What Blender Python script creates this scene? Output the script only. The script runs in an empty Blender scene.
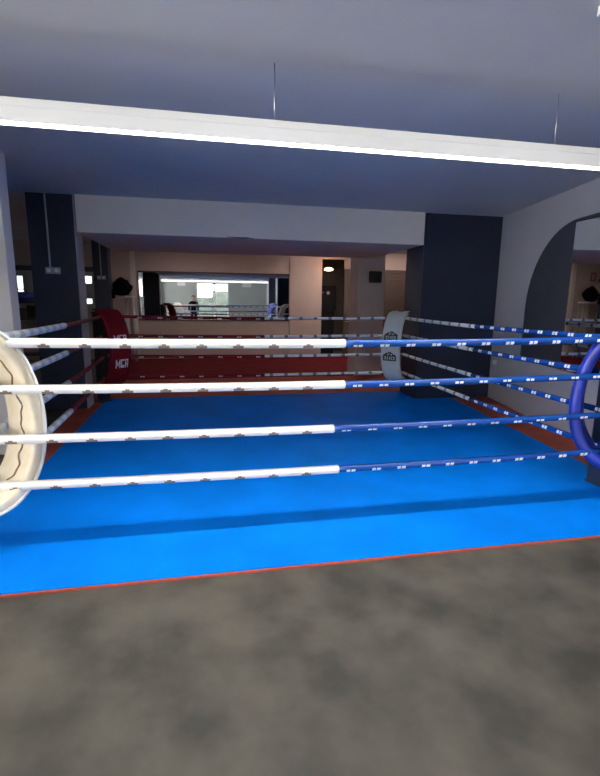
import bpy, bmesh, math, random
from mathutils import Vector, Matrix, noise
random.seed(7)
C = bpy.context.scene.collection
PI = math.pi

# ------------------------------------------------------------ materials
def mat(name, col, rough=.6, metal=0., var=0., scale=8., bump=0., bscale=40., spec=.5, col2=None, detail=4.):
    m = bpy.data.materials.new(name); m.use_nodes = True
    nt = m.node_tree; b = nt.nodes['Principled BSDF']
    b.inputs['Base Color'].default_value = (*col, 1)
    b.inputs['Roughness'].default_value = rough
    b.inputs['Metallic'].default_value = metal
    b.inputs['Specular IOR Level'].default_value = spec
    tc = nt.nodes.new('ShaderNodeTexCoord')
    if var or col2:
        n = nt.nodes.new('ShaderNodeTexNoise'); n.inputs['Scale'].default_value = scale; n.inputs['Detail'].default_value = detail
        r = nt.nodes.new('ShaderNodeValToRGB')
        c2 = col2 or tuple(c * (1 - var) for c in col)
        c1 = col if col2 else tuple(min(1, c * (1 + var)) for c in col)
        r.color_ramp.elements[0].position = .35; r.color_ramp.elements[1].position = .65
        r.color_ramp.elements[0].color = (*c2, 1); r.color_ramp.elements[1].color = (*c1, 1)
        nt.links.new(tc.outputs['Object'], n.inputs['Vector'])
        nt.links.new(n.outputs['Fac'], r.inputs['Fac']); nt.links.new(r.outputs['Color'], b.inputs['Base Color'])
    if bump:
        n2 = nt.nodes.new('ShaderNodeTexNoise'); n2.inputs['Scale'].default_value = bscale; n2.inputs['Detail'].default_value = 3
        bp = nt.nodes.new('ShaderNodeBump'); bp.inputs['Strength'].default_value = bump; bp.inputs['Distance'].default_value = .01
        nt.links.new(tc.outputs['Object'], n2.inputs['Vector'])
        nt.links.new(n2.outputs['Fac'], bp.inputs['Height']); nt.links.new(bp.outputs['Normal'], b.inputs['Normal'])
    return m

def emit(name, col, strength):
    m = bpy.data.materials.new(name); m.use_nodes = True
    b = m.node_tree.nodes['Principled BSDF']
    b.inputs['Base Color'].default_value = (.8, .8, .8, 1)
    b.inputs['Emission Color'].default_value = (*col, 1); b.inputs['Emission Strength'].default_value = strength
    return m

def glass(name):
    m = bpy.data.materials.new(name); m.use_nodes = True
    nt = m.node_tree; nt.nodes.remove(nt.nodes['Principled BSDF'])
    t = nt.nodes.new('ShaderNodeBsdfTransparent'); g = nt.nodes.new('ShaderNodeBsdfGlossy'); g.inputs['Roughness'].default_value = .02
    f = nt.nodes.new('ShaderNodeFresnel'); f.inputs['IOR'].default_value = 1.4
    x = nt.nodes.new('ShaderNodeMixShader')
    nt.links.new(f.outputs[0], x.inputs[0]); nt.links.new(t.outputs[0], x.inputs[1]); nt.links.new(g.outputs[0], x.inputs[2])
    nt.links.new(x.outputs[0], nt.nodes['Material Output'].inputs['Surface'])
    return m

M = dict(
    canvas=mat('blue_canvas', (.001, .20, .78), .6, spec=.03, var=.10, scale=1.6, bump=.12, bscale=6, detail=8),
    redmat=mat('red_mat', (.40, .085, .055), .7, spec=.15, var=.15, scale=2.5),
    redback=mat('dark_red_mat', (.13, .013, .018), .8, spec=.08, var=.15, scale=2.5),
    stone=mat('stone_floor', (.105, .092, .072), .55, scale=3.0, col2=(.04, .037, .028), bump=.25, bscale=12, detail=9),
    white_paint=mat('white_paint', (.62, .61, .62), .7, var=.03, scale=1.5, bump=.05),
    grey_paint=mat('grey_paint', (.42, .42, .46), .65, var=.03, scale=1.5, bump=.05),
    pale_pad=mat('pale_pad_vinyl', (.58, .64, .64), .45, var=.04, scale=5, bump=.1, bscale=10),
    pale_paint=mat('pale_paint', (.86, .83, .80), .65, var=.03, scale=1.5, bump=.05),
    beam_paint=mat('beam_paint', (.76, .73, .68), .7, var=.03, scale=1.5, bump=.05),
    slate=mat('slate_paint', (.045, .05, .068), .5, var=.06, scale=2),
    skin=mat('skin', (.50, .30, .22), .5),
    hedge=mat('hedge_green', (.035, .05, .038), .8, scale=2.5, col2=(.015, .021, .018), bump=.4, bscale=9),
    navy=mat('navy_paint', (.018, .025, .05), .45, var=.10, scale=2, bump=.04),
    beige=mat('beige_paint', (.52, .41, .35), .7, var=.07, scale=1.2, bump=.05),
    taupe=mat('taupe_paint', (.72, .64, .58), .7, var=.05, scale=1.2),
    front_grey=mat('shop_grey', (.40, .43, .42), .7, var=.04, scale=1.5),
    brown=mat('brown_shutter', (.065, .042, .029), .6, var=.1, scale=3),
    darkbrown=mat('dark_brown', (.10, .08, .065), .5, var=.12, scale=3),
    black=mat('black_plastic', (.012, .012, .015), .4),
    cloth=mat('black_cloth', (.004, .004, .007), .95, bump=.5, bscale=18, spec=.05),
    white_vinyl=mat('white_vinyl', (.86, .85, .80), .33, var=.03, scale=6),
    cream_vinyl=mat('cream_vinyl', (.90, .82, .66), .4, scale=7, col2=(.82, .69, .49), bump=.2, bscale=14),
    pale_vinyl=mat('pale_vinyl', (.80, .84, .85), .4, var=.04, scale=5, bump=.1, bscale=10),
    blue_vinyl=mat('blue_vinyl', (.006, .060, .30), .25, var=.08, scale=6),
    blue_pad=mat('blue_pad_vinyl', (.006, .024, .30), .4, var=.10, scale=10, bump=.35, bscale=16),
    red_vinyl=mat('red_vinyl', (.19, .007, .016), .6, spec=.15, var=.1, scale=5, bump=.1, bscale=10),
    brown_ink=mat('brown_ink', (.26, .19, .15), .5),
    grey_ink=mat('grey_ink', (.20, .22, .24), .5),
    light_ink=mat('light_grey_ink', (.52, .56, .60), .45),
    white_ink=mat('white_ink', (.85, .85, .88), .4),
    black_ink=mat('black_ink', (.02, .025, .03), .5),
    red_ink=mat('red_ink', (.45, .02, .03), .5),
    steel=mat('steel', (.55, .56, .58), .3, metal=1.),
    dark_steel=mat('dark_steel', (.02, .022, .028), .45),
    grey_plastic=mat('grey_plastic', (.42, .44, .46), .5),
    white_plastic=mat('white_plastic', (.8, .8, .8), .4),
    mirror=mat('mirror_silver', (.86, .88, .88), .015, metal=1.),
    frame_dark=mat('frame_dark', (.03, .03, .035), .4),
    blue_fabric=mat('blue_fabric', (.03, .09, .42), .6, bump=.2),
    led=emit('led_diffuser', (1., .98, .94), 77.),
    panel=emit('panel_diffuser', (1., .98, .95), 3.2),
    sky=emit('bright_window', (.95, 1., 1.), 2.2),
    bulb=emit('warm_bulb', (1., .48, .16), 10.),
    lamp_dim=emit('dim_warm_lamp', (1., .84, .80), 62.),
    strip=emit('strip_diffuser', (1., .99, .95), 1.6),
    lamp=emit('warm_lamp', (1., .84, .79), 140.),
    glass=glass('clear_glass'),
)

# ------------------------------------------------------------ mesh helpers
class MB:
    def __init__(s): s.bm = bmesh.new()
    def box(s, x0, x1, y0, y1, z0, z1, bev=0., mi=0):
        b = bmesh.new(); bmesh.ops.create_cube(b, size=1.)
        bmesh.ops.scale(b, vec=(x1 - x0, y1 - y0, z1 - z0), verts=b.verts)
        bmesh.ops.translate(b, vec=((x0 + x1) / 2, (y0 + y1) / 2, (z0 + z1) / 2), verts=b.verts)
        if bev: bmesh.ops.bevel(b, geom=b.edges[:], offset=bev, segments=2, affect='EDGES', profile=.6)
        for f in b.faces: f.material_index = mi
        s.add(b); return s
    def add(s, b, mtx=None):
        if mtx is not None: bmesh.ops.transform(b, matrix=mtx, verts=b.verts)
        me = bpy.data.meshes.new('t'); b.to_mesh(me); b.free(); s.bm.from_mesh(me); bpy.data.meshes.remove(me); return s
    def prism(s, pts, z0, z1):
        b = bmesh.new()
        lo = [b.verts.new((x, y, z0)) for x, y in pts]; hi = [b.verts.new((x, y, z1)) for x, y in pts]
        b.faces.new(hi); b.faces.new(lo[::-1])
        for i in range(len(pts)):
            j = (i + 1) % len(pts); b.faces.new((lo[i], lo[j], hi[j], hi[i]))
        bmesh.ops.recalc_face_normals(b, faces=b.faces); bmesh.ops.triangulate(b, faces=[f for f in b.faces if len(f.verts) > 4])
        return s.add(b)
    def tube(s, pts, r, n=10, caps=True, mi=0):
        pts = [Vector(p) for p in pts]; b = bmesh.new(); rings = []
        up = Vector((0, 0, 1))
        for i, p in enumerate(pts):
            t = (pts[min(i + 1, len(pts) - 1)] - pts[max(i - 1, 0)]).normalized()
            a = t.cross(up) if abs(t.z) < .95 else t.cross(Vector((0, 1, 0))); a.normalize(); c = a.cross(t)
            rr = r[i] if isinstance(r, (list, tuple)) else r
            rings.append([b.verts.new(p + (a * math.cos(2 * PI * k / n) + c * math.sin(2 * PI * k / n)) * rr) for k in range(n)])
        for i in range(len(rings) - 1):
            for k in range(n):
                f = b.faces.new((rings[i][k], rings[i][(k + 1) % n], rings[i + 1][(k + 1) % n], rings[i + 1][k])); f.smooth = True; f.material_index = mi
        if caps: b.faces.new(rings[0][::-1]); b.faces.new(rings[-1])
        bmesh.ops.recalc_face_normals(b, faces=b.faces)
        return s.add(b)
    def disc(s, c, r, axis, h, n=24):
        a = Vector(axis).normalized() * h / 2; c = Vector(c)
        return s.tube([c - a, c + a], r, n)
    def build(s, name, m, parent=None, smooth=False):
        me = bpy.data.meshes.new(name); s.bm.to_mesh(me); s.bm.free()
        for q in (m if isinstance(m, (list, tuple)) else [m]): me.materials.append(M[q] if isinstance(q, str) else q)
        o = bpy.data.objects.new(name, me); C.objects.link(o)
        if smooth:
            for p in me.polygons: p.use_smooth = True
        if parent is not None: o.parent = parent
        return o

def recentre(o):
    """move a parentless mesh object's origin to its base, geometry unchanged"""
    me = o.data; xs = [v.co.x for v in me.vertices]; ys = [v.co.y for v in me.vertices]; zs = [v.co.z for v in me.vertices]
    c = Vector(((min(xs) + max(xs)) / 2, (min(ys) + max(ys)) / 2, min(zs)))
    me.transform(Matrix.Translation(-c)); o.location = c; return o

def tag(o, label, cat, group=None, kind=None):
    o['label'] = label; o['category'] = cat
    if group: o['group'] = group
    if kind: o['kind'] = kind
    return o
def struct(o, label=None, cat=None):
    o['kind'] = 'structure'
    if label: o['label'] = label; o['category'] = cat
    return o
def empty(name, loc, rz=0., label=None, cat=None, group=None):
    o = bpy.data.objects.new(name, None); C.objects.link(o); o.location = loc; o.rotation_euler = (0, 0, rz); o.empty_display_size = .1
    if label: tag(o, label, cat, group)
    return o

# ------------------------------------------------------------ the room
RW, RD = 2.31, 4.32                       # half width and depth of the ring
CEIL = 2.95; FL = -.012
WA, WB = Vector((3.10, .36)), Vector((3.79, 4.0))       # line of the right wall
def on_wall(y): return WA.x + (WB.x - WA.x) * (y - WA.y) / (WB.y - WA.y)

struct(MB().box(-7.5, 6.2, -6.3, 12, FL - .15, FL).build('floor', 'stone'))
struct(MB().box(-7.5, 6.2, -6.3, 12, CEIL, CEIL + .15).build('ceiling', 'white_paint'))
beam = struct(MB().box(-2.62, 2.43, 3.95, 6.40, 2.46, CEIL, .008).build('trim_1', 'beam_paint'), 'wide pale dropped beam across the ceiling behind the ring', 'beam')

MB().tube([(-.62, 3.948, 2.475), (-.5, 3.946, 2.468), (-.4, 3.945, 2.462), (-.32, 3.947, 2.468), (-.22, 3.948, 2.464)], [.003, .009, .014, .010, .003], 6).build('crack', 'slate', beam)
# back wall with a doorway and a shuttered opening on the right
w = MB()
w.box(-7.5, 2.28, 10, 10.15, FL, CEIL)
w.box(2.28, 3.42, 10, 10.15, 2.74, CEIL)
w.box(3.42, 4.12, 10, 10.15, FL, CEIL)
w.box(4.12, 4.98, 10, 10.15, 2.48, CEIL)
w.box(4.98, 6.2, 10, 10.15, FL, CEIL)
struct(w.build('wall_back', 'beige'))
struct(MB().box(1.36, 2.28, 9.965, 10, FL, 2.76).build('trim_2', 'beige'))
struct(MB().box(-2.84, -2.72, 9.94, 10, FL, CEIL).build('trim_3', 'taupe'))
# dark lobby behind the doorway
l = MB(); l.box(2.1, 3.6, 11.5, 11.6, FL, CEIL); l.box(2.18, 2.28, 10.15, 11.5, FL, CEIL); l.box(3.42, 3.52, 10.15, 11.5, FL, CEIL)
struct(l.build('wall_lobby', 'darkbrown'))
d1 = MB().box(2.96, 3.41, 10.03, 10.08, FL, 2.48, .006).build('door_1', 'darkbrown'); struct(d1)
MB().box(2.95, 3.42, 10.02, 10.10, 2.48, 2.735, .004).build('transom_panel', 'beige', d1)
MB().tube([(3.02, 10.01, 1.0), (3.02, 9.98, 1.0), (3.10, 9.98, 1.0)], .011).build('door_handle', 'steel', d1)
d2 = MB()
d2.box(4.10, 5.0, 10.08, 10.12, FL, 2.52)
for k in range(25): d2.box(4.13, 4.97, 10.03, 10.07, FL + k * .1, FL + k * .1 + .097, .004)
struct(d2.build('door_2', 'brown'))

# side walls
struct(MB().box(-7.65, -7.5, -.6, 12, FL, CEIL).build('wall_left', 'white_paint'))
struct(MB().box(-7.5, -4.4, -.6, -.45, FL, CEIL).build('wall_left_return', 'navy'))
rw = MB().prism([(on_wall(.36), .36), (on_wall(3.99), 3.99), (on_wall(3.99) + .14, 3.99), (on_wall(.36) + .14, .36)], FL, CEIL)
struct(rw.build('wall_right', 'grey_paint'))
struct(MB().box(6.2, 6.35, 3, 12, FL, CEIL).build('wall_right_rear', 'beige'))
struct(MB().prism([(3.3, -.3), (4.2, -.3), (4.2, -6.3), (4.35, -6.3), (4.35, 4.6), (6.2, 4.6), (6.2, 4.75), (4.2, 4.75), (4.2, -.15), (3.3, -.15)], FL, CEIL).build('wall_right_front', 'grey_paint'))

SX = -4.55                                # unseen glazed side wall at the front left, added to let daylight in
sw = MB(); sw.box(SX, SX + .15, -6.15, -.6, FL, .3); sw.box(SX, SX + .15, -6.15, -.6, 2.75, CEIL); sw.box(SX, SX + .15, -6.15, -5.8, .3, 2.75); sw.box(SX, SX + .15, -.75, -.6, .3, 2.75)
struct(sw.build('wall_left_front', 'grey_paint'))
w_ = MB()
for y in (-5.8, -4.15, -2.45, -.81): w_.box(SX + .04, SX + .11, y, y + .06, .3, 2.75)
w_.box(SX + .04, SX + .11, -5.74, -.81, .3, .36); w_.box(SX + .04, SX + .11, -5.74, -.81, 2.69, 2.75)
wo = struct(w_.build('window_4', 'white_plastic')); MB().box(SX + .07, SX + .08, -5.74, -.81, .36, 2.69).build('pane', 'glass', wo)
# pillars
struct(MB().box(2.46, 3.85, 4.0, 4.66, FL, CEIL, .006).build('pillar', 'navy'), 'wide dark navy pillar behind the far right ring corner', 'pillar')
struct(MB().box(2.45, 3.30, -.32, .36, FL, CEIL, .006).build('pillar', 'navy'), 'dark pillar at the right picture edge behind the blue corner pad', 'pillar')
pl = MB(); pl.box(-3.24, -2.66, 4.0, 4.34, FL, CEIL)
po = struct(pl.build('pillar', 'navy'), 'dark navy pillar on the left carrying a conduit and two socket boxes', 'pillar')
MB().box(-2.66, -2.645, 3.995, 4.345, FL, CEIL).build('side_panel', 'grey_paint', po)
po['label'] = 'dark navy pillar on the left with a pale grey side, conduit and two boxes'
struct(MB().box(-3.54, -3.20, 9.0, 9.35, FL, CEIL, .006).build('pillar', 'navy'), 'distant dark pillar near the back wall behind the red corner', 'pillar')
struct(MB().box(-3.5, -2.80, 2.0, 2.2, FL, CEIL, .006).build('pillar', 'pale_paint'), 'pale grey pillar at the left picture edge behind the white pad', 'pillar')
struct(MB().box(2.20, 2.80, 6.5, 7.05, FL, CEIL, .006).build('pillar', 'taupe'), 'square beige column behind the ring carrying a small black box', 'column')

# front wall of the shop, seen only in the mirrors: grey with a glazed white door
f = MB(); f.box(-3.7, -1.5, -6.3, -6.15, FL, CEIL); f.box(.42, 2.9, -6.3, -6.15, FL, CEIL); f.box(-1.5, .42, -6.3, -6.15, 2.56, CEIL)
f.box(-4.55, -3.7, -6.3, -6.15, FL, .35); f.box(-4.55, -3.7, -6.3, -6.15, 2.75, CEIL); f.box(-4.55, -4.4, -6.3, -6.15, .35, 2.75); f.box(2.9, 4.2, -6.3, -6.15, 2.75, CEIL); f.box(2.9, 3.3, -6.3, -6.15, .35, 2.75); f.box(2.9, 4.2, -6.3, -6.15, FL, .35);
struct(f.build('wall_front', 'front_grey'))
t = MB(); t.box(2.76, 2.86, -6.15, -6.03, FL, 2.58); t.box(-3.62, -3.52, -6.15, -6.03, FL, 2.58)
struct(t.build('trim_4', 'white_plastic'))
dd = MB()
for a, b in ((-1.5, -1.42), (-.50, -.38), (.34, .42)): dd.box(a, b, -6.27, -6.17, FL, 2.56)
dd.box(-1.42, .34, -6.27, -6.17, 2.48, 2.56); dd.box(-1.42, .34, -6.27, -6.17, 2.02, 2.08); dd.box(-1.42, .34, -6.27, -6.17, FL, FL + .25)
do = struct(dd.build('door_3', 'white_plastic'))
MB().box(-1.42, .34, -6.225, -6.215, FL + .25, 2.48).build('pane', 'glass', do)
for n, x0, x1 in ((5, 3.3, 4.2), (6, -4.4, -3.7)):  # added windows, hidden from view, that let more daylight in
    w_ = MB(); e = .06
    w_.box(x0, x1, -6.26, -6.18, .35, .35 + e); w_.box(x0, x1, -6.26, -6.18, 2.75 - e, 2.75)
    for x in (x0, (x0 + x1) / 2 - e / 2, x1 - e): w_.box(x, x + e, -6.26, -6.18, .35 + e, 2.75 - e)
    wo = struct(w_.build('window_%d' % n, 'white_plastic')); MB().box(x0 + e, x1 - e, -6.225, -6.215, .35 + e, 2.75 - e).build('pane', 'glass', wo)
struct(MB().box(2.87, 3.28, -6.15, -6.05, FL, CEIL).build('trim_7', 'navy'))
# hedge and wall opposite, seen through the door
h = MB(); h.box(-.5, 6, -14.3, -13.8, FL, 2.15, .05); h.box(-6, -.5, -14.3, -13.8, FL, 1.75, .05); struct(h.build('hedge_wall', 'hedge'))
struct(MB().box(-7.5, 6.2, -14, -6.3, FL - .15, FL - .02).build('pavement', 'grey_paint'))

# windows at the far left of the back wall
def window(n, x0, x1, z0, z1):
    fr = MB(); e = .018
    fr.box(x0 - e, x1 + e, 9.975, 10, z0 - e, z0); fr.box(x0 - e, x1 + e, 9.975, 10, z1, z1 + e); fr.box(x0 - e, x0, 9.975, 10, z0, z1); fr.box(x1, x1 + e, 9.975, 10, z0, z1)
    o = struct(fr.build('window_%d' % n, 'white_plastic')); MB().box(x0, x1, 9.985, 9.999, z0, z1).build('pane', 'sky', o)
window(1, -5.54, -5.42, 1.72, 2.10)
window(2, -3.96, -3.80, 1.95, 2.13)
window(3, -3.96, -3.82, 1.44, 1.56)
struct(MB().box(-5.9, -3.7, 9.99, 10, .9, 2.24).build('trim_5', 'front_grey'))
struct(MB().box(-6.2, -3.65, 9.93, 10, 2.24, 2.36).build('trim_6', 'slate'))

# ------------------------------------------------------------ ring floor
EX0, EX1 = 2.74, 3.08                      # right hand edge of the canvas, near and far
cv = MB().prism([(-2.5, -.55), (EX0, -.55), (EX0, -.34), (2.43, -.34), (2.43, .38), (EX0, .38), (EX1, 3.97), (2.44, 3.97), (2.44, 4.64), (-2.5, 4.64)], 0, .006)
tag(recentre(cv.build('ring_canvas', 'canvas')), 'bright blue canvas sheet covering the floor of the boxing ring', 'ring canvas')
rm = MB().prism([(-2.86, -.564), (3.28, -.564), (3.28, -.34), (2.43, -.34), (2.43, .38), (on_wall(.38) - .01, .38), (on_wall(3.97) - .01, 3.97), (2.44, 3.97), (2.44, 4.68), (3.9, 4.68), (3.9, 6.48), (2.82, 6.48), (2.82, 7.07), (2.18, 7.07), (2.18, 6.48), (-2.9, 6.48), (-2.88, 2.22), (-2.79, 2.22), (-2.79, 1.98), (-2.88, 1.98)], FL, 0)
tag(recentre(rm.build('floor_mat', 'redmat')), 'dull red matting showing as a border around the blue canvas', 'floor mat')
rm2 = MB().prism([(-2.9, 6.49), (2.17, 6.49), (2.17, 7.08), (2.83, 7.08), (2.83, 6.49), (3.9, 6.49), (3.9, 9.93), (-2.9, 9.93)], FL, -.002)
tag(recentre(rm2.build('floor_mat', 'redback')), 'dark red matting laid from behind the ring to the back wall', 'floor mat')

# ------------------------------------------------------------ ropes
BOW = ['.##.', '####']          # little printed mark: short hump over a wider foot (blown up on the sleeve)
def sleeve(A, B, r, base, ink, period, mark, ang, sides, name, parent, sag, L, s0, rim=False, twist=0.):
    """one vinyl half of a rope from A to B (local x along rope), with printed marks; ang = direction round the rope"""
    A = Vector(A); B = Vector(B); length = (B - A).length; d = (B - A) / length
    up = Vector((0, 0, 1)); side = d.cross(up).normalized()
    st = [0., length]; marks = []
    x = period * .45
    while x < length - .08:
        if mark == 'double': marks.append((x - .033, x - .004)); marks.append((x + .004, x + .033))
        elif mark == 'hump': marks.append((x - .034, x - .014)); marks.append((x - .014, x + .012)); marks.append((x + .012, x + .034))
        else: marks.append((x - mark / 2, x + mark / 2))
        x += period
    for a, b in marks: st += [a, b]
    st += [length * k / 12 for k in range(1, 12)]
    st = sorted(set(round(v, 4) for v in st))
    prof = [(v, r) for v in st]
    if rim: prof = [(0, r)] + prof[1:-1] + [(length - .03, r), (length - .012, r * 1.07), (length, r * .9)]
    b = bmesh.new(); rings = []
    for v, rr in prof:
        g = s0 + v; dz = -sag * 4 * (g / L) * (1 - g / L)
        c = A + d * v + up * dz
        tw = twist * v
        rings.append([b.verts.new(c + (side * math.cos(2 * PI * k / sides + tw) + up * math.sin(2 * PI * k / sides + tw)) * rr) for k in range(sides)])
    for i in range(len(rings) - 1):
        xm = (prof[i][0] + prof[i + 1][0]) / 2
        hit = [j for j, (a, e) in enumerate(marks) if a - 1e-4 <= xm <= e + 1e-4]
        for k in range(sides):
            f = b.faces.new((rings[i][k], rings[i + 1][k], rings[i + 1][(k + 1) % sides], rings[i][(k + 1) % sides])); f.smooth = True
            if hit:
                da = ((k + .5) * 2 * PI / sides - ang + PI) % (2 * PI) - PI
                if mark == 'hump':
                    mid = hit[0] % 3 == 1
                    ok = -.5 <= da <= (.85 if mid else .32)
                elif mark == 'double': ok = -.5 <= da <= .5
                else: ok = True
                if ok: f.material_index = 1
    b.faces.new(rings[0]); b.faces.new(rings[-1][::-1])
    bmesh.ops.recalc_face_normals(b, faces=b.faces)
    m = MB(); m.add(b); return m.build(name, [base, ink], parent)

HZ = [1.32, 1.033, .716, .41]
ORD = ['top', 'second', 'third', 'lowest']
def rope(P, Q, z, mid, first, second, label, group, sag=.02):
    """P to Q in plan; first/second = dicts for each half"""
    P = Vector((P[0], P[1], 0)); Q = Vector((Q[0], Q[1], 0)); L = (Q - P).length; d = (Q - P).normalized()
    o = empty('ring_rope', (P.x, P.y, z), 0., label, 'ring rope', group)
    gap = .07
    A = d * gap; Mx = d * mid; Bx = d * (L - gap)
    sleeve(A, Mx, parent=o, name='rope_sleeve', sag=sag, L=L, s0=gap, **first)
    sleeve(Mx, Bx, parent=o, name='rope_sleeve', sag=sag, L=L, s0=mid, **second)
    for ch in o.children[:2]:
        ch['label'] = first_label(ch.data.materials[0].name)
    MB().tube([A * .2, A * 1.2], .012, 8).build('end_hook', 'steel', o)
    MB().tube([d * (L - gap * .2), d * (L - gap * 1.2)], .012, 8).build('end_hook', 'steel', o)
    return o
def first_label(n):
    return {'white': 'white half of the rope cover', 'blue': 'blue half of the rope cover', 'red': 'dark red half of the rope cover', 'pale': 'greyish white half of the rope cover'}[n.split('_')[0]]

fm = [2.31 + x for x in (.01, .015, -.055, -.012)]
for i, z in enumerate(HZ):                        # front: white left, blue right
    rope((-RW, 0), (RW, 0), z, fm[i],
         dict(r=.030, base='white_vinyl', ink='brown_ink', period=.235, mark='hump', ang=-.72, sides=20, rim=True),
         dict(r=.0255, base='blue_vinyl', ink='white_ink', period=.195, mark='double', ang=[-.85, -.35, -.7, -.5][i], sides=18, twist=[.35, .2, .25, .12][i]),
         ['front top ring rope, white on the left and blue on the right', 'second front ring rope from the top, half white half blue', 'third front ring rope from the top, half white half blue', 'lowest front ring rope, white left half and blue right half'][i], 'ropes along the front of the ring')
for i, z in enumerate(HZ):                        # back: red left, white right
    rope((-2.43, RD + .10), (RW, RD), z, 2.43 - .02,
         dict(r=.024, base='red_vinyl', ink='white_ink', period=.30, mark='double', ang=-.7, sides=12),
         dict(r=.0225, base='pale_vinyl', ink='grey_ink', period=.24, mark=.055, ang=0, sides=12),
         'back %s ring rope, dark red on the left and white on the right' % ['top', 'second-highest', 'third-from-top', 'lowest'][i], 'ropes along the back of the ring')
for i, z in enumerate(HZ):                        # left: white near, red far
    rope((-RW, 0), (-2.45, 4.26), z, 2.17,
         dict(r=.031, base='pale_vinyl', ink='light_ink', period=.22, mark=.10, ang=0, sides=14),
         dict(r=.025, base='red_vinyl', ink='black_ink', period=.22, mark='double', ang=.2, sides=12),
         'left side %s ring rope, white near half running into a dark red half' % ['top', 'second-highest', 'third-from-top', 'lowest'][i], 'ropes along the left of the ring')
for i, z in enumerate(HZ):                        # right: blue near, white far
    rope((RW, 0), (RW, RD), z, 2.12,
         dict(r=.027, base='blue_vinyl', ink='white_ink', period=.20, mark='double', ang=PI - .2, sides=16),
         dict(r=.0245, base='pale_vinyl', ink='grey_ink', period=.25, mark=.05, ang=0, sides=12),
         'right side %s ring rope, blue near half running into a white half' % ['top', 'second-highest', 'third-from-top', 'lowest'][i], 'ropes along the right of the ring')

# ------------------------------------------------------------ corner pads: padded bows between post and ropes
PROF = [(0., 1.425), (.07, 1.412), (.13, 1.375), (.19, 1.31), (.245, 1.22), (.29, 1.10), (.32, .97), (.333, .84), (.328, .70), (.305, .57), (.26, .455), (.195, .365), (.12, .305), (.05, .275), (0., .265)]
def cat(pts, n=4):
    out = []
    for i in range(len(pts) - 1):
        p0 = Vector(pts[max(i - 1, 0)]); p1 = Vector(pts[i]); p2 = Vector(pts[i + 1]); p3 = Vector(pts[min(i + 2, len(pts) - 1)])
        for k in range(n):
            t = k / n
            out.append(.5 * ((2 * p1) + (-p0 + p2) * t + (2 * p0 - 5 * p1 + 4 * p2 - p3) * t * t + (-p0 + 3 * p1 - 3 * p2 + p3) * t ** 3))
    out.append(Vector(pts[-1])); return out
LINE = cat(PROF)
ARC = [0.]
for i in range(1, len(LINE)): ARC.append(ARC[-1] + (LINE[i] - LINE[i - 1]).length)
def frame_at(a):
    """point and inward normal of the bow at arc length a: local x = inwards, z = up"""
    a = max(0, min(ARC[-1] - 1e-5, a)); i = max(k for k in range(len(ARC) - 1) if ARC[k] <= a)
    t = (a - ARC[i]) / (ARC[i + 1] - ARC[i]); p = LINE[i].lerp(LINE[i + 1], t)
    ta = LINE[min(i + 2, len(LINE) - 1)] - LINE[max(i - 1, 0)]; ta.normalize()
    return p, Vector((-ta.y, ta.x))       # (x,z) normal pointing inwards to the ring
def arc_of(z): return min(ARC, key=lambda a: abs(frame_at(a)[0].y - z))

def pad_cover(wd, th, name, m, parent):
    sec = []                              # rounded-rectangle section (u across, v along normal; v=0 front)
    rr = th * .42; hw = wd / 2
    for cx, cy, a0 in ((hw - rr, -rr, 0), (-hw + rr, -rr, 90), (-hw + rr, -th + rr, 180), (hw - rr, -th + rr, 270)):
        for k in range(5): a = math.radians(a0 + k * 22.5); sec.append((cx + rr * math.cos(a), cy + rr * math.sin(a)))
    b = bmesh.new(); rings = []
    for i in range(len(LINE)):
        p, n = frame_at(ARC[i])
        rings.append([b.verts.new((p.x + n.x * v, u, p.y + n.y * v)) for u, v in sec])
    k = len(sec)
    for i in range(len(rings) - 1):
        for j in range(k):
            f = b.faces.new((rings[i][j], rings[i][(j + 1) % k], rings[i + 1][(j + 1) % k], rings[i + 1][j])); f.smooth = True
    b.faces.new(rings[0]); b.faces.new(rings[-1][::-1]); bmesh.ops.recalc_face_normals(b, faces=b.faces)
    q = MB(); q.add(b); return q.build(name, m, parent)
def decal(rows, zc, w, h, m, parent, name='logo'):
    """printed mark laid on the front of the pad"""
    q = MB(); b = q.bm; nr = len(rows); nc = len(rows[0]); a0 = arc_of(zc)
    for r, row in enumerate(rows):
        for c, ch in enumerate(row):
            if ch != '#': continue
            vs = []
            for dr, dc in ((0, 0), (0, 1), (1, 1), (1, 0)):
                a = a0 + ((r + dr) / nr - .5) * h; u = ((c + dc) / nc - .5) * w
                p, n = frame_at(a); vs.append(b.verts.new((p.x + n.x * .002, u, p.y + n.y * .002)))
            b.faces.new(vs)
    bmesh.ops.remove_doubles(b, verts=b.verts, dist=1e-5); bmesh.ops.recalc_face_normals(b, faces=b.faces)
    return q.build(name, m, parent)
def straps(parent, wd, m):
    for s in (-1, 1):
        for z in (1.425, .265):
            q = MB(); q.box(-.16, .02, s * wd * .28 - .02, s * wd * .28 + .02, z - .008, z + .008, .003); q.build('strap', m, parent)
EMBLEM = ['......####......', '...####.####....', '.####..##..####.', '################', '##..#.##.#.#..##', '##.##.#..#.##.##', '##..#.##.#.#..##', '################']
MONO = ['##.....##.#######.######', '###...###.##......##..##', '####.####.##......##..##', '##.###.##.##......######', '##..#..##.#######.##..##', '##.....##.#######.##..##']

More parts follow.
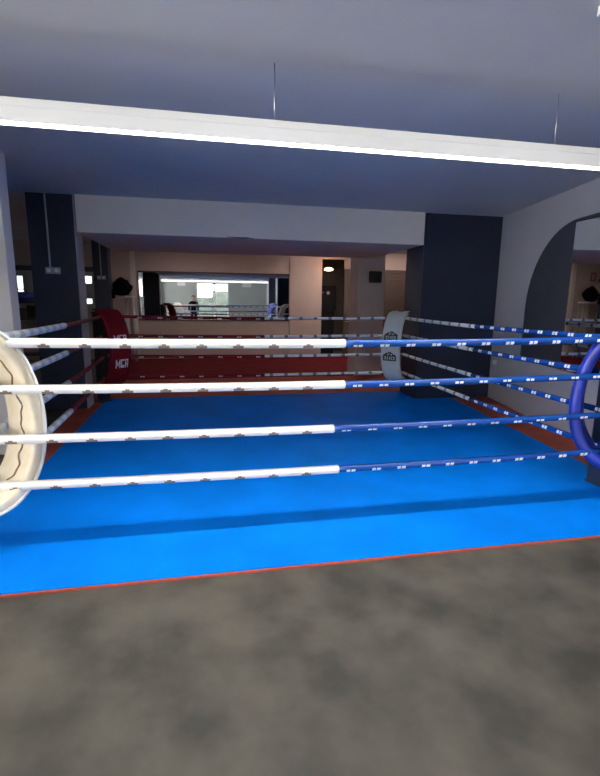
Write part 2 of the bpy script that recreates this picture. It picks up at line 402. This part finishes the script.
TH = .078
p1 = empty('corner_pad', (-RW - .02, 0, 0), math.radians(45), 'large cream white bowed corner pad at the left picture edge, laced behind', 'corner pad', 'padded bows at the four ring corners')
pad_cover(.36, TH, 'cover', 'cream_vinyl', p1)
lace = []
for k in range(49):
    a = ARC[-1] * (.17 + .68 * k / 48); p, n = frame_at(a)
    u = .02 * math.sin(k * .55) + .009 * math.sin(k * 1.2) - .045
    lace.append((p.x - n.x * (TH + .004), u, p.y - n.y * (TH + .004)))
MB().tube(lace, .0055, 6).build('lace', 'brown_ink', p1)['label'] = 'dark wavy lace down the back seam'
for s in (-1, 1):
    MB().tube([(frame_at(a)[0].x - frame_at(a)[1].x * .006, s * .176, frame_at(a)[0].y - frame_at(a)[1].y * .006) for a in ARC], .012, 8).build('piping', 'white_vinyl', p1)
decal(EMBLEM, .84, .20, .12, 'black_ink', p1); straps(p1, .36, 'white_vinyl')

p2 = empty('corner_pad', (RW, 0, 0), math.radians(135), 'glossy blue bowed corner pad at the right picture edge', 'corner pad', 'padded bows at the four ring corners')
pad_cover(.36, .092, 'cover', 'blue_pad', p2); decal(EMBLEM, .84, .20, .12, 'white_ink', p2); straps(p2, .36, 'blue_vinyl')

p3 = empty('corner_pad', (RW - .07, RD + .01, 0), math.radians(225), 'small white bowed corner pad with dark emblems at the far right corner', 'corner pad', 'padded bows at the four ring corners')
pad_cover(.325, TH, 'cover', 'pale_pad', p3)
decal(EMBLEM, 1.05, .23, .15, 'black_ink', p3); decal(EMBLEM, .71, .23, .15, 'black_ink', p3); straps(p3, .36, 'pale_vinyl')

p4 = empty('corner_pad', (-RW - .09, RD + .06, 0), math.radians(-45), 'dark red bowed corner pad with a white emblem at the far left corner', 'corner pad', 'padded bows at the four ring corners')
pad_cover(.36, TH, 'cover', 'red_vinyl', p4)
decal(MONO, .99, .21, .11, 'white_ink', p4); decal(MONO, .635, .21, .13, 'white_ink', p4); straps(p4, .36, 'red_vinyl')

def corner_post(x, y, label):
    o = empty('corner_post', (x, y, 0), math.radians(45), label, 'ring post', 'steel posts at the ring corners')
    MB().box(-.07, .07, -.07, .07, .012, 1.36, .008).build('post', 'dark_steel', o)
    MB().box(-.1, .1, -.1, .1, 0, .02, .004).build('base_plate', 'dark_steel', o)
    MB().box(-.078, .078, -.078, .078, 1.36, 1.38, .006).build('cap', 'dark_steel', o)
    for z in HZ: MB().tube([(.07, -.03, z), (.10, -.03, z), (.10, .03, z), (.07, .03, z)], .01, 8).build('ring_bracket', 'steel', o)
corner_post(-RW - .22, RD + .19, 'dark steel ring post standing behind the red corner pad')

# ------------------------------------------------------------ mirrors
mo = empty('wall_mirror', (-.66, 10, 1.04), 0, 'long horizontal wall mirror on the back wall reflecting the bright shop front', 'mirror')
MB().box(-1.99, 1.99, -.02, -.004, 0, 1.22).build('pane', 'mirror', mo)
fr = MB(); fr.box(-2.01, 2.01, -.03, 0, 1.22, 1.26, .004); fr.box(-2.01, 2.01, -.026, 0, -.02, 0, .004); fr.box(-2.01, -1.99, -.026, 0, 0, 1.22); fr.box(1.99, 2.01, -.026, 0, 0, 1.22)
fr.build('frame', 'frame_dark', mo)

wa = math.atan2((WB - WA).y, (WB - WA).x)
ym = 1.96
ro = empty('wall_mirror', (on_wall(ym), ym, 0), wa, 'tall wall mirror set in a dark arch on the right hand wall', 'mirror')
# local x runs along the wall away from the camera, local +y into the room
q = MB(); b = q.bm; A0, AZ0, AZ1, RX = 1.0, .78, 2.57, 1.10
pts = [(A0, AZ0)] + [(RX * math.cos(t) + A0 - RX, 1.49 + (AZ1 - 1.49) * math.sin(t)) for t in [k * PI / 2 / 20 for k in range(21)]] + [(-1.35, AZ1), (-1.35, AZ0)]
fv = [b.verts.new((x, .022, z)) for x, z in pts]; bv = [b.verts.new((x, .001, z)) for x, z in pts]
b.faces.new(fv); b.faces.new(bv[::-1])
for i in range(len(pts)): j = (i + 1) % len(pts); b.faces.new((fv[i], fv[j], bv[j], bv[i]))
bmesh.ops.recalc_face_normals(b, faces=b.faces); bmesh.ops.triangulate(b, faces=[f for f in b.faces if len(f.verts) > 4])
q.build('arched_panel', 'slate', ro)['label'] = 'dark slate arched surround'
b = bmesh.new(); PL = .62; TO = PL * math.tan(PI / 2 - wa - .037); PX = -.22
q = MB().prism([(PX - PL, .023), (PX, .023), (PX, .023 + TO), (PX - PL, .026)], .80, 2.515); q.build('backing_frame', 'frame_dark', ro)
MB().prism([(PX - PL, .0265), (PX, .0235 + TO), (PX, .027 + TO), (PX - PL, .030)], .81, 2.505).build('pane', 'mirror', ro)

# ------------------------------------------------------------ small fittings
def conduit(x, y, z0, z1, label):
    return tag(recentre(MB().tube([(x, y - .012, z0), (x, y - .012, z1)], .012, 10).build('conduit', 'grey_plastic')), label, 'conduit')
def outlet(x, y, z, label, group):
    o = empty('power_outlet', (x, y, z), 0, label, 'socket', group)
    MB().box(-.044, .044, -.035, 0, 0, .086, .006).build('box', 'grey_plastic', o)
    MB().disc((0, -.036, .043), .026, (0, 1, 0), .006, 20).build('socket_face', 'white_plastic', o)
    return o
conduit(-3.0, 4.0, 1.99, CEIL, 'pale conduit dropping down the near left navy pillar')
outlet(-3.015, 4.0, 1.905, 'left socket box of the pair on the near left navy pillar', 'sockets on the near pillar')
outlet(-2.918, 4.0, 1.905, 'right socket box of the pair on the near left navy pillar', 'sockets on the near pillar')
conduit(-3.36, 9.0, 2.11, CEIL, 'thin conduit dropping down the distant dark pillar')
outlet(-3.41, 9.0, 2.02, 'left socket box on the distant dark pillar', 'sockets on the distant pillar')
outlet(-3.31, 9.0, 2.02, 'right socket box on the distant dark pillar', 'sockets on the distant pillar')

ao = outlet(0, 0, 0, 'small pale socket low on the right wall beside the navy pillar', None)
ao.location = (on_wall(3.80), 3.80, .58); ao.rotation_euler = (0, 0, math.atan2((WB - WA).y, (WB - WA).x) - PI)
sp = empty('wall_speaker', (2.57, 6.5, 1.97), 0, 'small black square box mounted high on the beige column', 'speaker')
MB().box(-.125, .125, -.10, 0, 0, .235, .012).build('cabinet', 'black', sp)
MB().box(-.11, .11, -.106, -.098, .015, .22, .004).build('grille', 'frame_dark', sp)
MB().disc((0, -.108, .10), .07, (0, 1, 0), .006).build('cone', 'black', sp)

wl = empty('wall_lamp', (2.34, 9.96, 2.36), 0, 'glowing warm wall lamp beside the dark doorway', 'lamp')
MB().disc((-.02, -.01, .07), .05, (0, 1, 0), .02).build('back_plate', 'frame_dark', wl)
MB().tube([(-.02, -.02, .07), (.03, -.10, .05), (.09, -.14, .05)], .012, 8).build('arm', 'frame_dark', wl)
s_ = MB(); s_.tube([(.09, -.14, .04), (.09, -.14, .06), (.09, -.14, .10), (.09, -.14, .13)], [.05, .12, .12, .06], 20); s_.build('shade', 'bulb', wl, True)

nb = empty('wall_board', (2.70, 10.98, 1.30), 0, 'dark tall panel with a pale disc inside the dark doorway', 'panel')
MB().box(-.25, .25, -.12, .0, 0, .74, .015).build('panel', 'black', nb)
MB().disc((.0, -.125, .52), .055, (0, 1, 0), .012).build('disc', 'white_plastic', nb)
MB().disc((-.16, -.125, .53), .02, (0, 1, 0), .012).build('button', 'grey_plastic', nb)
MB().box(-.2, .2, -.1, -.02, -1.33, 0).build('pedestal', 'black', nb)

# rail and stand by the back wall with a black jacket thrown over
rk = empty('clothes_rail', (-3.05, 9.5, FL), 0, 'thin silver rail on upright legs in front of the back wall', 'rail')
for x in (-.27, .10): MB().tube([(x, 0, 0), (x, 0, 1.62)], .014, 8).build('leg', 'steel', rk)
MB().tube([(-.27, 0, 1.62), (.10, 0, 1.62)], .016, 8).build('top_bar', 'steel', rk)
MB().tube([(-.27, 0, .25), (.10, 0, .25)], .012, 8).build('lower_bar', 'steel', rk)
st = empty('pedestal_stand', (-2.80, 9.42, FL), 0, 'narrow stand with a small white top beside the black jacket', 'stand')
MB().box(-.11, .11, -.11, .11, 1.62, 1.655, .008).build('top', 'white_plastic', st)
for sx in (-1, 1):
    for sy in (-1, 1): MB().tube([(sx * .085, sy * .085, 0), (sx * .085, sy * .085, 1.62)], .012, 8).build('leg', 'steel', st)
b = bmesh.new(); bmesh.ops.create_icosphere(b, subdivisions=4, radius=1.)
for v in b.verts:
    c = v.co.copy(); k = 1 + .16 * noise.noise(c * 2.1) + .07 * noise.noise(c * 5)
    sl = .82 if c.x > .2 else 1.
    v.co = Vector((c.x * .235, c.y * .13, c.z * .25 * (1 - .35 * max(0, c.x)))) * k
    if v.co.z < -.17: v.co.z = -.17 + (v.co.z + .17) * .25
j = MB(); j.add(b); jk = j.build('jacket', 'cloth', smooth=True); jk.location = (-2.97, 9.42, 1.655 + .185)
tag(jk, 'black jacket heaped over the rail and white-topped stand', 'jacket')
MB().tube([(-.18, -.10, .05), (-.21, -.14, -.10), (-.19, -.14, -.26)], [.05, .05, .04], 10).build('sleeve', 'cloth', jk, True)

# shelf with blue bag in the gap at the far left
sh = empty('storage_rack', (-4.98, 8.6, FL), 0, 'dark storage rack glimpsed left of the navy pillar', 'rack')
for sx in (-1, 1):
    for sy in (-1, 1): MB().box(sx * .38 - .02, sx * .38 + .02, sy * .2 - .02, sy * .2 + .02, 0, 1.5).build('upright', 'frame_dark', sh)
for z in (.3, .7, 1.1, 1.46): MB().box(-.4, .4, -.22, .22, z, z + .04).build('shelf', 'darkbrown', sh)
b = bmesh.new(); bmesh.ops.create_cube(b, size=1.); bmesh.ops.scale(b, vec=(.62, .3, .2), verts=b.verts)
bmesh.ops.bevel(b, geom=b.edges[:], offset=.07, segments=4, affect='EDGES')
bg = MB(); bg.add(b); go = bg.build('gym_bag', 'blue_fabric', smooth=True); go.location = (-4.98, 8.6, FL + 1.60)
tag(go, 'blue bag on top of the dark rack left of the navy pillar', 'bag')
MB().tube([(-.15, -.10, .09), (-.08, -.12, .17), (.08, -.12, .17), (.15, -.10, .09)], .012, 8).build('handle', 'black', go)
for x, h, m_ in ((-.22, .24, 'grey_plastic'), (.02, .2, 'darkbrown'), (.2, .26, 'black')):
    bx = MB(); bx.box(-.09, .09, -.15, .15, 0, h, .01)
    o = bx.build('storage_box', m_); o.location = (-4.98 + x, 8.6, FL + 1.14)
    MB().box(-.095, .095, -.155, .155, h, h + .02, .004).build('lid', m_, o)
    tag(o, {'grey_plastic': 'small grey box on the dark rack under the blue bag', 'darkbrown': 'small brown box on the dark rack under the blue bag', 'black': 'small black box on the dark rack under the blue bag'}[m_], 'box', 'boxes on the rack')

# framed red sign on the back wall, seen in the right hand mirror
sg = empty('wall_sign', (-3.44, 10, 2.26), 0, 'pale wall sign with a red border high on the back wall', 'sign')
MB().box(-.09, .09, -.012, 0, 0, .26, .002).build('board', 'beige', sg)
b_ = MB(); b_.box(-.085, .085, -.016, -.011, .005, .035); b_.box(-.085, .085, -.016, -.011, .225, .255); b_.box(-.085, -.055, -.016, -.011, .035, .225); b_.box(.055, .085, -.016, -.011, .035, .225)
b_.build('border', 'red_ink', sg)

sl = empty('strip_lamp', (-.38, -6.15, 2.58), 0, 'long slim lit strip along the top of the shop front, reflected in the long mirror', 'lamp')
MB().box(-3.24, 3.24, 0, .06, 0, .12).build('casing', 'white_plastic', sl)
MB().box(-3.2, 3.2, .06, .08, .02, .10).build('diffuser', 'strip', sl)
# posters and air vents on the shop front, reflected in the long mirror
for x, z, w_, h_, lb in ((-2.36, 2.36, .46, .30, 'pale notice on the grey shop front left of the door'), (1.52, 2.34, .56, .28, 'pale notice on the grey shop front right of the door')):
    o = MB().box(-w_ / 2, w_ / 2, 0, .012, 0, h_).build('notice', 'white_plastic'); o.location = (x, -6.15, z); tag(o, lb, 'notice', 'notices on the shop front')

# the photographer, seen as a small dark figure in the long mirror
def person(x, y, rz):
    V = []; E_ = []; Rr = []
    def add(p, r, par=None):
        V.append(p); Rr.append(r)
        if par is not None: E_.append((par, len(V) - 1))
        return len(V) - 1
    pel = add((0, 0, .95), .15); ab = add((0, .01, 1.10), .135, pel); ch = add((0, .0, 1.30), .155, ab); up = add((0, -.01, 1.43), .11, ch)
    nk = add((0, .0, 1.52), .055, up); h1 = add((0, .025, 1.60), .075, nk); h2 = add((0, .02, 1.68), .092, h1); add((0, .01, 1.745), .06, h2)
    for s in (-1, 1):
        hp = add((s * .10, 0, .88), .105, pel); kn = add((s * .12, .03, .49), .065, hp); an = add((s * .125, -.01, .09), .045, kn); he = add((s * .125, .03, .045), .04, an); add((s * .135, .16, .03), .032, he)
        sh = add((s * .19, -.01, 1.40), .07, up); el = add((s * .25, -.02, 1.12), .048, sh); wr = add((s * .24, .10, .90), .032, el); pm = add((s * .24, .13, .83), .036, wr)
        for k in range(4):
            a = (k - 1.5) * .018; f1 = add((s * .24, .14 + a, .775), .0095, pm); add((s * .232, .15 + a, .735 + abs(k - 1.3) * .008), .0085, f1)
        t1 = add((s * .215, .165, .82), .011, pm); add((s * .21, .185, .785), .009, t1)
    me = bpy.data.meshes.new('person'); me.from_pydata(V, E_, []); me.materials.append(M['cloth']); me.materials.append(M['skin'])
    o = bpy.data.objects.new('person', me); C.objects.link(o)
    sk = o.modifiers.new('skin', 'SKIN'); sk.use_smooth_shade = True
    for i, r in enumerate(Rr):
        me.skin_vertices[0].data[i].radius = (r, r * (.72 if i in (0, 1, 2, 3) else 1)); me.skin_vertices[0].data[i].use_root = i == 0
    o.modifiers.new('sub', 'SUBSURF').levels = 2
    dg = bpy.context.evaluated_depsgraph_get(); ev = o.evaluated_get(dg); m2 = bpy.data.meshes.new_from_object(ev)
    o.modifiers.clear(); o.data = m2; m2.materials.clear(); m2.materials.append(M['cloth']); m2.materials.append(M['skin'])
    for p in m2.polygons:
        c = p.center; p.use_smooth = True; p.material_index = 1 if c.z > 1.50 or (c.z < .93 and abs(c.x) > .17 and c.z > .6) else 0
    o.location = (x, y, FL); o.rotation_euler = (0, 0, rz)
    b = bmesh.new(); bmesh.ops.create_icosphere(b, subdivisions=3, radius=1.)
    for v in b.verts:
        v.co = Vector((v.co.x * .098, v.co.y * .108 - .012, v.co.z * .115 + 1.70))
        if v.co.y > .035 and v.co.z < 1.74: v.co.y = .035
        if v.co.z < 1.62: v.co.z = 1.62 + (v.co.z - 1.62) * .4
    q = MB(); q.add(b); q.build('hair', 'black', o, True)
    q = MB(); q.tube([(0, .095, 1.685), (0, .122, 1.655), (0, .10, 1.645)], [.010, .017, .012], 8); q.build('nose', 'skin', o, True)
    for s in (-1, 1): MB().disc((s * .034, .103, 1.69), .011, (0, 1, 0), .01, 12).build('eye', 'black', o)
    tag(o, 'person in dark clothing standing before the ring, reflected in the long mirror', 'person')
person(-1.62, -3.55, 0)

# ------------------------------------------------------------ lamps and added fill lights
ll = empty('linear_lamp', (-.5, -.105, 2.55), 0, 'long slim white ceiling lamp hanging over the front ropes', 'lamp')
hs = MB(); hs.box(-2.6, 2.6, -.045, .045, .035, .08, .006); hs.box(-2.6, 2.6, -.045, -.035, -.038, .035); hs.box(-2.6, 2.6, .035, .045, -.038, .035)
hs.build('housing', 'white_plastic', ll)
MB().box(-2.58, 2.58, -.032, .032, .026, .034).build('diffuser', 'led', ll)
for x in (-1.9, 0, 1.9): MB().tube([(x, 0, .07), (x, 0, CEIL - 2.552)], .004, 6).build('suspension_wire', 'steel', ll)
for x, y, lb in ((2.3, 8.7, 'unseen fill lamp added to light the back right by the doorway'), (-1.3, 8.3, 'unseen fill lamp added behind the dropped beam above the long mirror'), (4.6, 8.8, 'unseen fill lamp added above the brown shutter')):  # unseen fill lamps, added to brighten the back walls and shutter
    cl = empty('ceiling_lamp', (x, y, CEIL), 0, lb, 'lamp', 'added fill lamps at the back')
    MB().disc((0, 0, -.02), .16, (0, 0, 1), .04).build('base', 'white_plastic', cl)
    MB().disc((0, 0, -.05), .13, (0, 0, 1), .03).build('diffuser', 'lamp_dim' if 'mirror' in lb else 'lamp', cl)

for x in (-2.3, -.4, 1.5):  # unseen panels added to brighten the front canvas, ropes and pads
    lp = empty('ceiling_panel', (x, -1.5, CEIL), 0, 'unseen fill light panel added in front of the ring', 'lamp', 'added light panels in front of the ring')
    q = MB(); q.box(-.6, .6, -.55, -.5, -.04, 0); q.box(-.6, .6, .5, .55, -.04, 0); q.box(-.6, -.55, -.5, .5, -.04, 0); q.box(.55, .6, -.5, .5, -.04, 0); q.build('frame', 'white_plastic', lp)
    MB().box(-.55, .55, -.5, .5, -.025, -.005).build('diffuser', 'panel', lp)
wd = bpy.data.worlds.new('sky'); bpy.context.scene.world = wd; wd.use_nodes = True
bgn = wd.node_tree.nodes['Background']; bgn.inputs['Color'].default_value = (1., .985, .95, 1); bgn.inputs['Strength'].default_value = 15.
def portal(x0, x1, z0, z1):
    l = bpy.data.lights.new('daylight_portal', 'AREA'); l.shape = 'RECTANGLE'; l.size = x1 - x0; l.size_y = z1 - z0; l.cycles.is_portal = True
    o = bpy.data.objects.new('daylight_portal', l); C.objects.link(o); o.location = ((x0 + x1) / 2, -6.32, (z0 + z1) / 2); o.rotation_euler = (PI / 2, 0, PI)
for a in ((-4.4, -3.7, .35, 2.75), (-1.5, .42, .2, 2.5), (3.3, 4.2, .35, 2.75)): portal(*a)
portal(-2.45, 2.45, .35, 2.7); po_ = [o for o in C.objects if o.name.startswith('daylight_portal')][-1]; po_.location = (SX - .03, -3.3, 1.52); po_.rotation_euler = (PI / 2, 0, PI / 2)

# ------------------------------------------------------------ camera
cam = bpy.data.cameras.new('camera'); co = bpy.data.objects.new('camera', cam); C.objects.link(co)
cx, cy, cz, yaw, pit, rol, fpx = -.9234, -3.0991, 1.5897, .1972, .1838, .0123, 466.37
fw = Vector((math.sin(yaw) * math.cos(pit), math.cos(yaw) * math.cos(pit), -math.sin(pit)))
r0 = Vector((math.cos(yaw), -math.sin(yaw), 0)); u0 = r0.cross(fw)
r1 = r0 * math.cos(rol) + u0 * math.sin(rol); u1 = -r0 * math.sin(rol) + u0 * math.cos(rol)
co.matrix_world = Matrix(((r1.x, u1.x, -fw.x, cx), (r1.y, u1.y, -fw.y, cy), (r1.z, u1.z, -fw.z, cz), (0, 0, 0, 1)))
cam.sensor_fit = 'VERTICAL'; cam.sensor_height = 36; cam.lens = fpx / 776 * 36; cam.shift_y = -1 / 776; cam.clip_start = .05; cam.clip_end = 100
sc = bpy.context.scene; sc.camera = co
sc.view_settings.view_transform = 'Standard'; sc.view_settings.look = 'None'; sc.view_settings.exposure = 0; sc.view_settings.gamma = 1; sc.view_settings.use_curve_mapping = False
sc.cycles.max_bounces = 8; sc.cycles.diffuse_bounces = 5; sc.cycles.glossy_bounces = 5; sc.cycles.caustics_reflective = False; sc.cycles.caustics_refractive = False
sc.cycles.use_denoising = True
